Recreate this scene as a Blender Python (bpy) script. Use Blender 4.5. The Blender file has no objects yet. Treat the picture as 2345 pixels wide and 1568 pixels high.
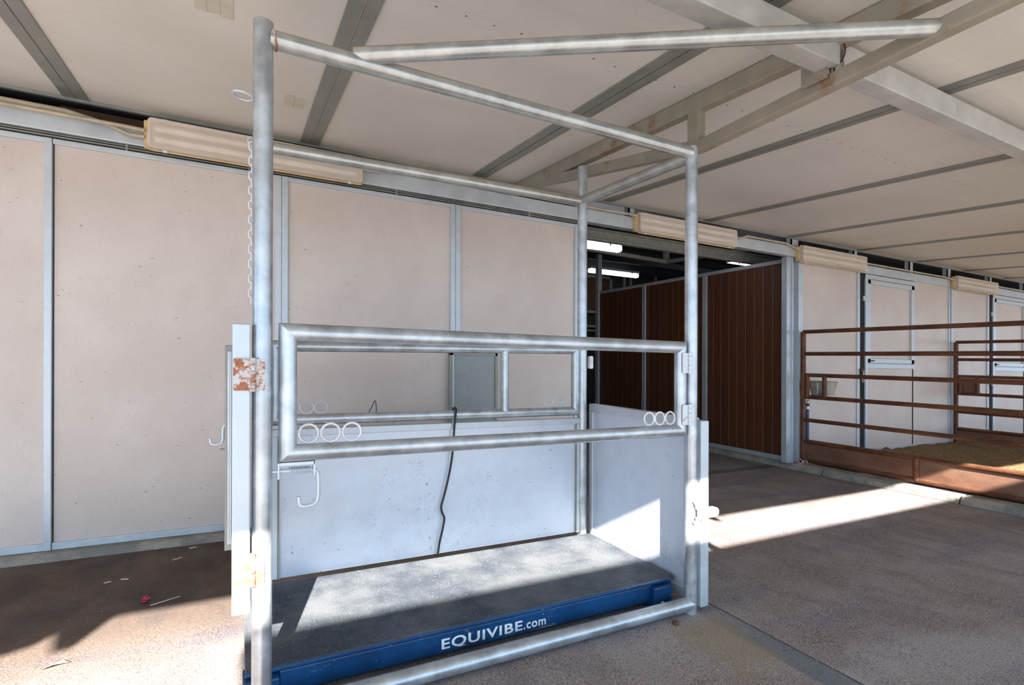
import bpy, math, random
from mathutils import Vector, Matrix
random.seed(7)
sc = bpy.context.scene
COL = sc.collection
PI = math.pi
GR = -0.0198                       # the yard and the barn fall about 2 % along the wall

def W(p):
    return Vector((p[0], p[1], p[2] + GR * p[0]))

# ------------------------------------------------------------------ materials
class NB:
    def __init__(s, name):
        s.m = bpy.data.materials.new(name); s.m.use_nodes = True
        s.t = s.m.node_tree; s.n = s.t.nodes; s.l = s.t.links
        s.b = s.n['Principled BSDF']; s.out = s.n['Material Output']
        s.tc = s.n.new('ShaderNodeTexCoord')
        s.geo = None
    def link(s, a, b): s.l.new(a, b)
    def new(s, t, **k):
        n = s.n.new(t)
        for a, v in k.items(): setattr(n, a, v)
        return n
    def val(s, sock, v):
        if hasattr(v, 'is_linked') or isinstance(v, bpy.types.NodeSocket): s.l.new(v, sock)
        else: sock.default_value = v
    def coord(s, scale=(1, 1, 1), rot=(0, 0, 0), kind='Object'):
        mp = s.new('ShaderNodeMapping'); s.l.new(s.tc.outputs[kind], mp.inputs['Vector'])
        mp.inputs['Scale'].default_value = scale; mp.inputs['Rotation'].default_value = rot
        return mp.outputs['Vector']
    def noise(s, scale, detail=4, rough=0.55, vec=None, dist=0.0):
        n = s.new('ShaderNodeTexNoise'); n.inputs['Scale'].default_value = scale
        n.inputs['Detail'].default_value = detail; n.inputs['Roughness'].default_value = rough
        n.inputs['Distortion'].default_value = dist
        s.l.new(vec if vec is not None else s.tc.outputs['Object'], n.inputs['Vector'])
        return n.outputs['Fac']
    def ramp(s, fac, a, b, lo=0.0, hi=1.0):
        n = s.new('ShaderNodeMapRange'); n.interpolation_type = 'SMOOTHSTEP'
        s.l.new(fac, n.inputs['Value'])
        n.inputs['From Min'].default_value = a; n.inputs['From Max'].default_value = b
        n.inputs['To Min'].default_value = lo; n.inputs['To Max'].default_value = hi
        return n.outputs['Result']
    def mix(s, fac, a, b, mode='MIX'):
        n = s.new('ShaderNodeMix', data_type='RGBA', blend_type=mode)
        s.val(n.inputs[0], fac); s.val(n.inputs[6], c4(a)); s.val(n.inputs[7], c4(b))
        return n.outputs[2]
    def math(s, op, a, b=0.0):
        n = s.new('ShaderNodeMath', operation=op); s.val(n.inputs[0], a); s.val(n.inputs[1], b)
        return n.outputs[0]
    def xyz(s, vec=None):
        n = s.new('ShaderNodeSeparateXYZ'); s.l.new(vec if vec is not None else s.tc.outputs['Object'], n.inputs[0])
        return n.outputs
    def bump(s, h, strength=0.2, dist=0.01):
        n = s.new('ShaderNodeBump'); n.inputs['Strength'].default_value = strength
        n.inputs['Distance'].default_value = dist; s.l.new(h, n.inputs['Height'])
        s.l.new(n.outputs['Normal'], s.b.inputs['Normal'])
    def set(s, color=None, rough=None, metal=None, spec=None):
        if color is not None: s.val(s.b.inputs['Base Color'], c4(color))
        if rough is not None: s.val(s.b.inputs['Roughness'], rough)
        if metal is not None: s.val(s.b.inputs['Metallic'], metal)
        if spec is not None: s.b.inputs['Specular IOR Level'].default_value = spec
        return s.m

def c4(c):
    if isinstance(c, bpy.types.NodeSocket): return c
    return (c[0], c[1], c[2], 1.0) if len(c) == 3 else c

def hx(r, g, b):                    # sRGB 0-255 -> linear
    f = lambda v: (v / 255 / 12.92) if v / 255 <= 0.04045 else ((v / 255 + 0.055) / 1.055) ** 2.4
    return (f(r), f(g), f(b))

M = {}
def simple(name, col, rough=0.6, metal=0.0, var=0.12, scale=12, spec=0.5):
    b = NB(name); f = b.noise(scale, 5)
    d = tuple(max(0, v * (1 - var * 2.2)) for v in col)
    M[name] = b.set(b.mix(b.ramp(f, 0.3, 0.7), d, col), rough, metal, spec)
    return M[name]

def galv(name, base, metal, rough, dust=0.0, rust=0.0, spotted=0.5, blotch=0.5, scuff=0.0):
    b = NB(name)
    v = b.new('ShaderNodeTexVoronoi'); v.inputs['Scale'].default_value = 55
    b.link(b.tc.outputs['Object'], v.inputs['Vector'])
    n1 = b.noise(9, 6, 0.65); n2 = b.noise(160, 3)
    dark = tuple(x * (1 - .28 * blotch) for x in base); lite = tuple(min(1, x * (1 + .12 * blotch)) for x in base)
    c = b.mix(b.ramp(n1, 0.35, 0.68), dark, lite)
    sv = b.new('ShaderNodeSeparateColor'); b.link(v.outputs['Color'], sv.inputs[0])
    c = b.mix(b.math('MULTIPLY', sv.outputs[0], 0.22 * spotted), c, (0.25, 0.27, 0.28))
    c = b.mix(b.ramp(n2, 0.62, 0.74, 0, 0.4 * spotted), c, (0.2, 0.2, 0.18))
    mt = metal
    if scuff:
        n5 = b.noise(7, 2, 0.5, b.coord((1.6, 1, 0.7)), 1.5)
        ln = b.math('LESS_THAN', b.math('ABSOLUTE', b.math('SUBTRACT', n5, 0.5)), 0.0035)
        ln = b.math('MULTIPLY', ln, b.ramp(b.noise(3.1, 3), 0.5, 0.62, 0, scuff))
        c = b.mix(ln, c, hx(110, 122, 150))
        c = b.mix(b.ramp(b.noise(46, 2, 0.4), 0.74, 0.76, 0, scuff), c, hx(90, 100, 120))
    if dust:
        g = b.new('ShaderNodeNewGeometry'); z = b.xyz(g.outputs['Normal'])[2]
        k = b.math('MULTIPLY', b.ramp(z, 0.35, 0.85), b.ramp(n1, 0.25, 0.5, 0.4, 1.0))
        k = b.math('MULTIPLY', k, dust)
        c = b.mix(k, c, hx(150, 120, 75))
        mt = b.math('SUBTRACT', metal, b.math('MULTIPLY', k, metal))
    if rust:
        r = b.ramp(b.noise(5, 8, 0.7), 0.56, 0.68, 0, rust)
        c = b.mix(r, c, hx(140, 85, 45))
    M[name] = b.set(c, b.ramp(n1, 0.3, 0.7, rough - 0.06, rough + 0.1), mt)
    return M[name]

galv('galvanized_pipe', (0.52, 0.56, 0.59), 0.68, 0.32, spotted=.3, blotch=1.0)
galv('galvanized_dusty', (0.52, 0.54, 0.52), 0.68, 0.32, dust=0.9, spotted=.3, blotch=.8)
galv('galvanized_trim', (0.55, 0.61, 0.66), 0.35, 0.42, spotted=0.12, blotch=.3)
galv('galvanized_sheet', (0.60, 0.66, 0.75), 0.3, 0.4, spotted=0.1, blotch=.2, scuff=.6)
galv('galvanized_strap', (0.29, 0.30, 0.27), 0.35, 0.5, spotted=0.3)
galv('truss_steel', (0.34, 0.31, 0.24), 0.2, 0.6, dust=0.6, rust=0.75)
galv('beam_steel', (0.50, 0.50, 0.47), 0.25, 0.5, spotted=0.2)
galv('old_grey_sheet', (0.30, 0.33, 0.33), 0.35, 0.5, spotted=0.3)
simple('black_and_gap_shade', (0.012, 0.012, 0.013), 0.8)  # black put in for gap shade; also the bolts and door track
simple('conduit', hx(196, 184, 160), 0.5, 0.15)
simple('white_metal', (0.75, 0.76, 0.77), 0.4, 0.1)
simple('black_rubber', (0.012, 0.012, 0.014), 0.5)
simple('bucket_grey', hx(170, 165, 150), 0.5)
simple('water_blue', hx(40, 70, 110), 0.4)
simple('brown_steel', hx(92, 48, 28), 0.6, 0.0, 0.2, 8)
simple('old_timber', hx(110, 82, 58), 0.8, 0, 0.25, 6)
simple('petal_pink', hx(200, 30, 80), 0.5)
simple('straw', hx(222, 216, 196), 0.7)
simple('tape', hx(204, 198, 182), 0.5, 0, .05)
simple('dry_leaf', hx(205, 195, 165), 0.7)
simple('letter_white', (0.86, 0.88, 0.90), 0.4)
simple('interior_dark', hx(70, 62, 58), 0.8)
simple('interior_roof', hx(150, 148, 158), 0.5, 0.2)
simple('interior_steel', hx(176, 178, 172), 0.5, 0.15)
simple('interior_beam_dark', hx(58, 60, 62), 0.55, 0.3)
simple('outer_ground', hx(108, 106, 104), 0.9)
simple('shade_roof_sheet', hx(190, 180, 165), 0.6)

def m_wall():
    b = NB('wall_sheet')
    n = b.noise(1.3, 5, 0.6, b.coord((1, 1, 1))); f = b.noise(130, 2, 0.5, b.coord((1, 1, 0.18)))
    c = b.mix(b.ramp(n, 0.35, 0.7), hx(200, 188, 180), hx(211, 201, 194))
    c = b.mix(b.ramp(f, 0.55, 0.8, 0, 0.16), c, hx(150, 130, 112))
    s = b.ramp(b.noise(34, 2, 0.4, b.coord((1, 1, 2.6))), 0.755, 0.775, 0, 0.75)
    c = b.mix(s, c, (0.10, 0.08, 0.07))
    M['wall_sheet'] = b.set(c, 0.45)
m_wall()

def m_ceiling():
    b = NB('ceiling_sheet')
    n = b.noise(0.9, 5, 0.6); f = b.noise(60, 2, 0.5, b.coord((0.3, 1, 1)))
    c = b.mix(b.ramp(n, 0.3, 0.7), hx(208, 205, 196), hx(219, 216, 209))
    c = b.mix(b.ramp(f, 0.5, 0.8, 0, 0.10), c, hx(150, 136, 116))
    x, y, z = b.xyz()
    # rows of nail holes on the sheet joint at y = 1.98
    fx = b.math('FRACT', b.math('MULTIPLY', x, 8.0))
    ax = b.math('ABSOLUTE', b.math('SUBTRACT', fx, 0.5))
    jit = b.math('MULTIPLY', b.math('SUBTRACT', b.noise(7, 2), 0.5), 0.05)
    ay = b.math('ABSOLUTE', b.math('ADD', b.math('SUBTRACT', y, 1.98), jit))
    hole = b.math('MULTIPLY', b.math('LESS_THAN', ax, 0.036), b.math('LESS_THAN', ay, 0.0045))
    c = b.mix(hole, c, (0.03, 0.025, 0.02))
    joint = b.math('MULTIPLY', b.math('LESS_THAN', b.math('ABSOLUTE', b.math('SUBTRACT', y, 1.955)), 0.0018), 0.22)
    c = b.mix(joint, c, (0.4, 0.36, 0.3))
    M['ceiling_sheet'] = b.set(c, 0.55)
m_ceiling()

def m_floor():
    b = NB('floor_concrete')
    x, y, z = b.xyz()
    big = b.noise(0.8, 6, 0.62, b.coord((1, 1.6, 1))); mid = b.noise(3.2, 6, 0.65, b.coord((1.2, 0.7, 1)), 0.6)
    fine = b.noise(210, 2, 0.6); fine2 = b.noise(110, 2, 0.7)
    c = b.mix(b.ramp(big, 0.35, 0.68), hx(122, 110, 104), hx(146, 140, 144))
    c = b.mix(b.ramp(mid, 0.42, 0.66, 0, 0.6), c, hx(82, 70, 76))
    c = b.mix(b.ramp(b.noise(1.1, 4, 0.6, b.coord((0.7, 1, 1))), 0.56, 0.7, 0, 0.5), c, hx(96, 66, 56))
    # long damp streaks
    c = b.mix(b.ramp(b.noise(1.6, 5, 0.6, b.coord((0.4, 2.2, 1), (0, 0, 0.5))), 0.5, 0.68, 0, 0.6), c, hx(80, 80, 112))
    c = b.mix(b.ramp(fine, 0.42, 0.60, 0.0, 0.62), c, hx(186, 174, 164))
    c = b.mix(b.ramp(fine2, 0.5, 0.72, 0, 0.6), c, hx(44, 37, 40))
    # trodden brown dirt on the left, against the wall
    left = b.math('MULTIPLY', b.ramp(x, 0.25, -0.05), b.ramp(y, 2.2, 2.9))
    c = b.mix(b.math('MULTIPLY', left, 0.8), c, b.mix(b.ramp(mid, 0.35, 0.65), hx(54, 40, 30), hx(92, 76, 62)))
    # filled joint strip running out from the stock, and the tan wash beside it
    def band(v, a, bb, s=0.012):
        return b.math('MULTIPLY', b.ramp(v, a - s, a + s), b.ramp(v, bb + s, bb - s))
    strip = b.math('MULTIPLY', band(x, 1.965, 2.10), b.ramp(y, 1.9, 1.5, 0.25, 0.75))
    strip = b.math('MULTIPLY', strip, b.ramp(y, 2.0, 1.85))
    c = b.mix(b.math('MULTIPLY', strip, 0.85), c, hx(84, 96, 108))
    wob = b.math('ADD', y, b.math('MULTIPLY', mid, 0.45))
    tan = b.math('MULTIPLY', band(b.math('ADD', x, b.math('MULTIPLY', mid, 0.4)), 1.90, 2.19, 0.05), band(wob, 1.62, 2.0, 0.05))
    c = b.mix(b.math('MULTIPLY', tan, 0.5), c, hx(140, 124, 90))
    strip2 = b.math('MULTIPLY', band(y, 4.12, 4.26), b.ramp(x, 2.2, 2.6))
    c = b.mix(b.math('MULTIPLY', strip2, 0.5), c, hx(62, 62, 72))
    crack = band(x, 2.095, 2.107, 0.003)
    c = b.mix(b.math('MULTIPLY', crack, 0.7), c, hx(42, 38, 36))
    c = b.mix(b.ramp(b.noise(60, 1, 0.4), 0.80, 0.82, 0, 0.8), c, hx(225, 220, 205))
    b.bump(fine, 0.35, 0.004)
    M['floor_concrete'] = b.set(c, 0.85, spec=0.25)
m_floor()

def m_kerb():
    b = NB('kerb_concrete')
    n = b.noise(6, 6, 0.65); f = b.noise(120, 2)
    c = b.mix(b.ramp(n, 0.35, 0.65), hx(128, 126, 120), hx(168, 160, 148))
    c = b.mix(b.ramp(f, 0.5, 0.7, 0, 0.4), c, hx(90, 84, 78))
    b.bump(n, 0.5, 0.02)
    M['kerb_concrete'] = b.set(c, 0.9)
m_kerb()

def m_planks():
    b = NB('brown_planks')
    y = b.xyz()[1]
    fr = b.math('FRACT', b.math('DIVIDE', y, 0.1285))
    g = b.math('LESS_THAN', fr, 0.05); hi = b.math('MULTIPLY', b.math('GREATER_THAN', fr, 0.05), b.math('LESS_THAN', fr, 0.105))
    idn = b.math('FLOOR', b.math('DIVIDE', y, 0.1285))
    wn = b.new('ShaderNodeTexWhiteNoise', noise_dimensions='1D'); b.link(idn, wn.inputs['W'])
    grain = b.noise(5, 8, 0.7, b.coord((4, 8, 0.5)))
    c = b.mix(b.ramp(grain, 0.3, 0.7), hx(82, 46, 27), hx(110, 64, 38))
    c = b.mix(b.math('MULTIPLY', wn.outputs['Value'], 0.35), c, hx(60, 32, 22))
    c = b.mix(b.ramp(b.noise(22, 2), 0.77, 0.79, 0, 0.7), c, hx(150, 120, 95))
    c = b.mix(b.math('MULTIPLY', hi, 0.75), c, hx(176, 130, 104)); c = b.mix(g, c, (0.01, 0.006, 0.005))  # pale line beside each groove is an edge highlight put into the colour
    b.bump(b.math('SUBTRACT', 1.0, g), 0.6, 0.006)
    M['brown_planks'] = b.set(c, 0.5)
m_planks()

def m_rust():
    b = NB('rusty_pipe')
    n = b.noise(7, 7, 0.7, b.coord((1, 0.5, 1))); f = b.noise(60, 3)
    c = b.mix(b.ramp(n, 0.35, 0.65), hx(74, 38, 20), hx(112, 64, 36))
    c = b.mix(b.ramp(f, 0.55, 0.72, 0, 0.6), c, hx(66, 38, 28))
    g = b.new('ShaderNodeNewGeometry'); z = b.xyz(g.outputs['Normal'])[2]
    c = b.mix(b.math('MULTIPLY', b.ramp(z, 0.3, 0.9), b.ramp(n, 0.3, 0.6, 0.2, 0.65)), c, hx(100, 82, 64))
    b.bump(f, 0.15, 0.003)
    M['rusty_pipe'] = b.set(c, 0.6, 0.05)
    b = NB('rusty_plate')
    n = b.noise(3, 7, 0.7, b.coord((1, 0.6, 1)))
    c = b.mix(b.ramp(n, 0.35, 0.65), hx(100, 66, 50), hx(132, 98, 80))
    c = b.mix(b.ramp(b.noise(9, 5, 0.7, b.coord((1, 1, 0.4))), 0.6, 0.75, 0, 0.5), c, hx(86, 56, 44))
    M['rusty_plate'] = b.set(c, 0.6)
    b = NB('rusty_hinge')
    n = b.noise(42, 5, 0.6); n2 = b.noise(90, 4, 0.7)
    c = b.mix(b.ramp(n, 0.46, 0.54), hx(200, 196, 192), hx(164, 102, 70))
    c = b.mix(b.ramp(n2, 0.5, 0.62, 0, 0.7), c, hx(140, 82, 62))
    b.bump(n2, 0.3, 0.003)
    M['rusty_hinge'] = b.set(c, 0.6, 0.1)
    b = NB('worn_hinge')
    n = b.noise(60, 5, 0.7)
    c = b.mix(b.ramp(n, 0.58, 0.66), (0.62, 0.65, 0.67), hx(120, 70, 55))
    M['worn_hinge'] = b.set(c, 0.45, 0.35)
m_rust()

def m_blue():
    b = NB('blue_paint')
    n = b.noise(14, 8, 0.75, b.coord((0.5, 1, 1)), 1.2); n2 = b.noise(5, 4)
    c = b.mix(b.ramp(n2, 0.3, 0.7), hx(6, 52, 92), hx(18, 74, 124))
    c = b.mix(b.ramp(n, 0.60, 0.70, 0, 0.8), c, hx(190, 205, 220))
    c = b.mix(b.ramp(b.noise(120, 2), 0.72, 0.76, 0, 0.8), c, hx(220, 225, 230))
    M['blue_paint'] = b.set(c, 0.35)
m_blue()

def m_mat():
    b = NB('mat_rubber')
    x, y, z = b.xyz()
    def grid(v): return b.math('ABSOLUTE', b.math('SUBTRACT', b.math('FRACT', b.math('MULTIPLY', v, 110.0)), 0.5))
    g = b.math('LESS_THAN', b.math('MAXIMUM', grid(x), grid(y)), 0.3)
    n = b.noise(4, 6, 0.6); d = b.noise(420, 2, 0.6); d2 = b.noise(170, 1, 0.5)
    c = b.mix(b.ramp(n, 0.35, 0.7), hx(64, 71, 82), hx(104, 108, 112))
    c = b.mix(b.math('MULTIPLY', g, 0.3), c, (0.02, 0.02, 0.025))
    c = b.mix(b.ramp(d, 0.62, 0.72, 0, 0.7), c, hx(205, 202, 196))
    c = b.mix(b.ramp(d2, 0.72, 0.76, 0, 0.8), c, hx(215, 212, 205))
    b.bump(g, 0.3, 0.002)
    M['mat_rubber'] = b.set(c, 0.8, spec=0.2)
m_mat()

def m_bedding():
    b = NB('sawdust')
    n = b.noise(40, 6, 0.75); n2 = b.noise(5, 5)
    c = b.mix(b.ramp(n, 0.35, 0.65), hx(92, 70, 48), hx(178, 150, 116))
    c = b.mix(b.ramp(n2, 0.4, 0.65, 0, 0.5), c, hx(146, 116, 82))
    b.bump(n, 0.8, 0.03)
    M['sawdust'] = b.set(c, 0.95, spec=0.1)
m_bedding()

def m_lens():
    b = NB('lens_plastic')
    n = b.noise(6, 3)
    col = b.mix(b.ramp(n, 0.3, 0.7), hx(244, 236, 224), hx(250, 243, 234))
    b.set(col, 0.35)
    tr = b.new('ShaderNodeBsdfTransparent'); tr.inputs[0].default_value = (0.95, 0.9, 0.82, 1)
    mx = b.new('ShaderNodeMixShader'); mx.inputs[0].default_value = 0.5
    b.link(b.b.outputs[0], mx.inputs[1]); b.link(tr.outputs[0], mx.inputs[2])
    b.link(mx.outputs[0], b.out.inputs['Surface'])
    M['lens_plastic'] = b.m
    simple('fixture_tray', hx(222, 194, 146), 0.5)
    simple('tube_white', hx(246, 242, 238), 0.3)
    b = NB('lit_lens')
    b.set((0.9, 0.93, 1.0), 0.3)
    b.b.inputs['Emission Color'].default_value = (0.86, 0.94, 1.0, 1); b.b.inputs['Emission Strength'].default_value = 8.0
    M['lit_lens'] = b.m
m_lens()

# ------------------------------------------------------------------ mesh builder
class MB:
    def __init__(s): s.v = []; s.f = []; s.sm = []
    def add(s, vs, fs, smooth=False):
        o = len(s.v); s.v += [Vector(v) for v in vs]
        for f in fs: s.f.append(tuple(i + o for i in f)); s.sm.append(smooth)
        return s
    def box(s, x0, x1, y0, y1, z0, z1):
        vs = [(x, y, z) for x in (x0, x1) for y in (y0, y1) for z in (z0, z1)]
        return s.add(vs, [(0, 1, 3, 2), (4, 6, 7, 5), (0, 4, 5, 1), (2, 3, 7, 6), (0, 2, 6, 4), (1, 5, 7, 3)])
    def bar(s, p, q, w, h, up=(0, 0, 1)):
        p, q = Vector(p), Vector(q); d = (q - p).normalized(); up = Vector(up)
        a = d.cross(up).normalized(); u = a.cross(d).normalized()
        vs = [c + a * i * w / 2 + u * j * h / 2 for c in (p, q) for i in (-1, 1) for j in (-1, 1)]
        return s.add(vs, [(0, 1, 3, 2), (4, 6, 7, 5), (0, 4, 5, 1), (2, 3, 7, 6), (0, 2, 6, 4), (1, 5, 7, 3)])
    def tube(s, pts, r, n=20, caps=True, closed=False):
        pts = [Vector(p) for p in pts]; rings = []; k = len(pts); prev = None
        for i, p in enumerate(pts):
            if closed: t = (pts[(i + 1) % k] - pts[i - 1]).normalized()
            elif i == 0: t = (pts[1] - p).normalized()
            elif i == k - 1: t = (p - pts[i - 1]).normalized()
            else: t = ((pts[i + 1] - p).normalized() + (p - pts[i - 1]).normalized()).normalized()
            if prev is None:
                a = t.cross(Vector((0, 0, 1)))
                if a.length < 0.1: a = t.cross(Vector((0, 1, 0)))
            else: a = prev - t * prev.dot(t)
            a.normalize(); prev = a; b = t.cross(a)
            rr = r
            if not closed and 0 < i < k - 1:
                cs = max(0.5, (pts[i + 1] - p).normalized().dot(t)); 
                rings.append([p + (a * math.cos(2 * PI * j / n) + b * math.sin(2 * PI * j / n)) * rr for j in range(n)])
            else:
                rings.append([p + (a * math.cos(2 * PI * j / n) + b * math.sin(2 * PI * j / n)) * rr for j in range(n)])
        vs = [v for R in rings for v in R]; fs = []
        m = k if closed else k - 1
        for i in range(m):
            i2 = (i + 1) % k
            for j in range(n):
                j2 = (j + 1) % n
                fs.append((i * n + j, i * n + j2, i2 * n + j2, i2 * n + j))
        s.add(vs, fs, True)
        if caps and not closed:
            s.add(rings[0], [tuple(reversed(range(n)))]); s.add(rings[-1], [tuple(range(n))])
        return s
    def torus(s, c, R, r, ax=(0, 1, 0), n=28, m=8, stretch=None):
        ax = Vector(ax).normalized(); a = ax.cross(Vector((0, 0, 1)))
        if a.length < 0.1: a = Vector((1, 0, 0))
        a.normalize(); b = ax.cross(a)
        return s.tube([Vector(c) + a * math.cos(2 * PI * i / n) * R + b * math.sin(2 * PI * i / n) * R for i in range(n)], r, m, closed=True)
    def prism(s, poly, ext):
        poly = [Vector(p) for p in poly]; e = Vector(ext); n = len(poly)
        vs = poly + [p + e for p in poly]
        fs = [tuple(range(n)), tuple(reversed(range(n, 2 * n)))] + [(i, i + n, (i + 1) % n + n, (i + 1) % n) for i in range(n)]
        return s.add(vs, fs)
    def quad(s, a, b, c, d): return s.add([a, b, c, d], [(0, 1, 2, 3)])
    def rbox(s, x0, x1, y0, y1, z0, z1, r=0.01, axis='y', n=4):
        """box whose outline across one axis has rounded corners"""
        if axis == 'y': A, B, E = (x0, x1), (z0, z1), (y0, y1); mk = lambda a, b, e: (a, e, b)
        elif axis == 'x': A, B, E = (y0, y1), (z0, z1), (x0, x1); mk = lambda a, b, e: (e, a, b)
        else: A, B, E = (x0, x1), (y0, y1), (z0, z1); mk = lambda a, b, e: (a, b, e)
        poly = []
        for ca, cb, t0 in ((A[1] - r, B[1] - r, 0), (A[0] + r, B[1] - r, PI / 2), (A[0] + r, B[0] + r, PI), (A[1] - r, B[0] + r, 1.5 * PI)):
            for i in range(n + 1):
                t = t0 + PI / 2 * i / n; poly.append((ca + r * math.cos(t), cb + r * math.sin(t)))
        return s.prism([mk(a, b, E[0]) for a, b in poly], Vector(mk(0, 0, E[1])) - Vector(mk(0, 0, E[0])))

def recalc(me):
    import bmesh
    bm = bmesh.new(); bm.from_mesh(me); bmesh.ops.recalc_face_normals(bm, faces=bm.faces); bm.to_mesh(me); bm.free()

def build(name, mb, mat, parent=None, bevel=0.0, label=None, cat=None, group=None, kind=None, base=None):
    """vertices come in yard coordinates; returns a linked mesh object"""
    wv = [W(v) for v in mb.v]
    if parent is not None: org = Vector(parent['org'])
    elif base is not None: org = W(base)
    else:
        xs = [v.x for v in wv]; ys = [v.y for v in wv]; zs = [v.z for v in wv]
        org = Vector(((min(xs) + max(xs)) / 2, (min(ys) + max(ys)) / 2, min(zs)))
    me = bpy.data.meshes.new(name)
    me.from_pydata([v - org for v in wv], [], mb.f)
    me.polygons.foreach_set('use_smooth', mb.sm); recalc(me)
    me.materials.append(M[mat] if isinstance(mat, str) else mat)
    o = bpy.data.objects.new(name, me); COL.objects.link(o)
    o['org'] = tuple(org)
    if parent is not None: o.parent = parent
    else: o.location = org
    if bevel:
        bv = o.modifiers.new('bevel', 'BEVEL'); bv.width = bevel; bv.segments = 2; bv.limit_method = 'ANGLE'; bv.angle_limit = 0.7
    tag(o, label, cat, group, kind)
    return o

def tag(o, label=None, cat=None, group=None, kind=None):
    if label: o['label'] = label
    if cat: o['category'] = cat
    if group: o['group'] = group
    if kind: o['kind'] = kind

def thing(name, base, label=None, cat=None, group=None, kind=None):
    o = bpy.data.objects.new(name, None); COL.objects.link(o)
    o.empty_display_size = 0.1
    o.location = W(base); o['org'] = tuple(W(base)); tag(o, label, cat, group, kind)
    return o

def copy_part(src, parent, loc):
    c = src.copy(); COL.objects.link(c); c.parent = parent; c.location = loc
    return c

def struct(name, mb, mat, bevel=0.0, base=(0, 0, 0), label=None, parent=None):
    return build(name, mb, mat, parent=parent, bevel=bevel, kind='structure' if parent is None else None, base=base, label=label)

YW = 3.96
def zc(y): return 2.70 - 0.0566 * (YW - y)       # underside of the low roof

# ------------------------------------------------------------------ setting: floor, kerbs, ceiling
fl = MB()
fl.quad((-9, -1.4, 0), (24, -1.4, 0), (24, 10.6, 0), (-9, 10.6, 0))
struct('floor', fl, 'floor_concrete')
g = MB(); g.quad((-60, -70, -0.02), (80, -70, -0.02), (80, -1.4, -0.02), (-60, -1.4, -0.02))
struct('floor_outside', g, 'outer_ground')

k = MB().prism([(-9, 3.872, 0.0), (-9, 3.882, 0.028), (-9, 3.905, 0.04), (-9, 4.10, 0.04), (-9, 4.10, 0.0)], (11.72, 0, 0))
struct('trim_1', k, 'kerb_concrete', label='concrete kerb under the sliding doors')
k = MB()
yy = [-1.2, 1.2, 2.35, 3.6, 5.6, 7.8]
for a, c in zip(yy, yy[1:]):
    k.prism([(5.70, a + .006, 0), (5.715, a + .006, 0.05), (5.75, a + .006, 0.072), (6.0, a + .006, 0.072), (6.0, a + .006, 0)], (0, c - a - .012, 0))
struct('trim_2', k, 'kerb_concrete', bevel=0.006, label='cracked concrete kerb under the pipe fence and plank partition')

X0, X1, YE = -9.0, 24.0, -1.25
cl = MB()
cl.prism([(X0, YE, zc(YE)), (X0, 4.02, zc(4.02)), (X0, 4.02, zc(4.02) + .05), (X0, YE, zc(YE) + .05)], (X1 - X0, 0, 0))
struct('ceiling', cl, 'ceiling_sheet')
seams = [-4.73, -3.44, -2.15, -0.858, 0.437, 1.735, 3.03, 4.33, 5.66, 7.03, 8.42, 9.75, 11.05, 12.35, 13.65, 14.95, 16.25, 17.55, 18.85]
n = 3
for sx in seams:
    wd = 0.062 if sx < 2 else 0.05
    s = MB()
    for a, c in ((sx - wd, sx - 0.004), (sx + 0.004, sx + wd)):
        s.prism([(a, YE + .02, zc(YE) - .008), (a, 3.97, zc(3.97) - .008), (a, 3.97, zc(3.97) - .0005), (a, YE + .02, zc(YE) - .0005)], (c - a, 0, 0))
    struct('trim_%d' % n, s, 'galvanized_strap', label='flat metal strap over a roof sheet joint'); n += 1
# edge angle of the roof along the wall
e = MB().prism([(X0, 3.955, zc(3.97) - .022), (X0, 3.965, zc(3.97) - .022), (X0, 3.965, zc(3.97) - .001), (X0, 3.955, zc(3.97) - .001)], (X1 - X0, 0, 0))
struct('trim_%d' % n, e, 'galvanized_strap', label='dark edge angle of the roof along the wall'); n += 1
# eave posts; a roof and eave board added to block sun (all behind the photographer)
shade_roof = MB()
shade_roof.prism([(-1.35, -2.3, 2.665), (-1.35, -4.6, 2.80), (-1.35, -4.6, 2.86), (-1.35, -2.3, 2.725)], (X1 + 4, 0, 0))  # added roof strip, sized to cut the lower edge of the sun band
struct('ceiling_shade_added', shade_roof, 'shade_roof_sheet')
fa = MB().prism([(-1.72, -1.25, 2.402), (-1.75, -1.25, 2.262), (-1.81, -1.25, 2.259), (-1.89, -1.25, 2.356), (-1.914, -1.25, 2.314), (-1.99, -1.25, 2.287), (-9, -1.25, 2.28), (-9, -1.25, 2.402)], (0, .012, 0))  # added board, outlined so its shadow notches the sunlit floor
struct('trim_%d' % n, fa, 'galvanized_trim', label='unseen eave board added and cut to shape a shadow edge'); n += 1
for i, px in enumerate((-5.35, 1.715, 5.35, 8.9)):
    pp = MB().box(px - .03, px + .03, -1.18, -1.12, 0, zc(-1.12) - .003)
    struct('trim_%d' % n, pp, 'galvanized_trim', label='square eave post'); n += 1
for px in (-1.2, 6, 13, 20):
    pp = MB().box(px - .05, px + .05, -4.5, -4.4, 0, 2.79)
    struct('trim_%d' % n, pp, 'galvanized_trim', label='square post of the added shade roof'); n += 1

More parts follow.
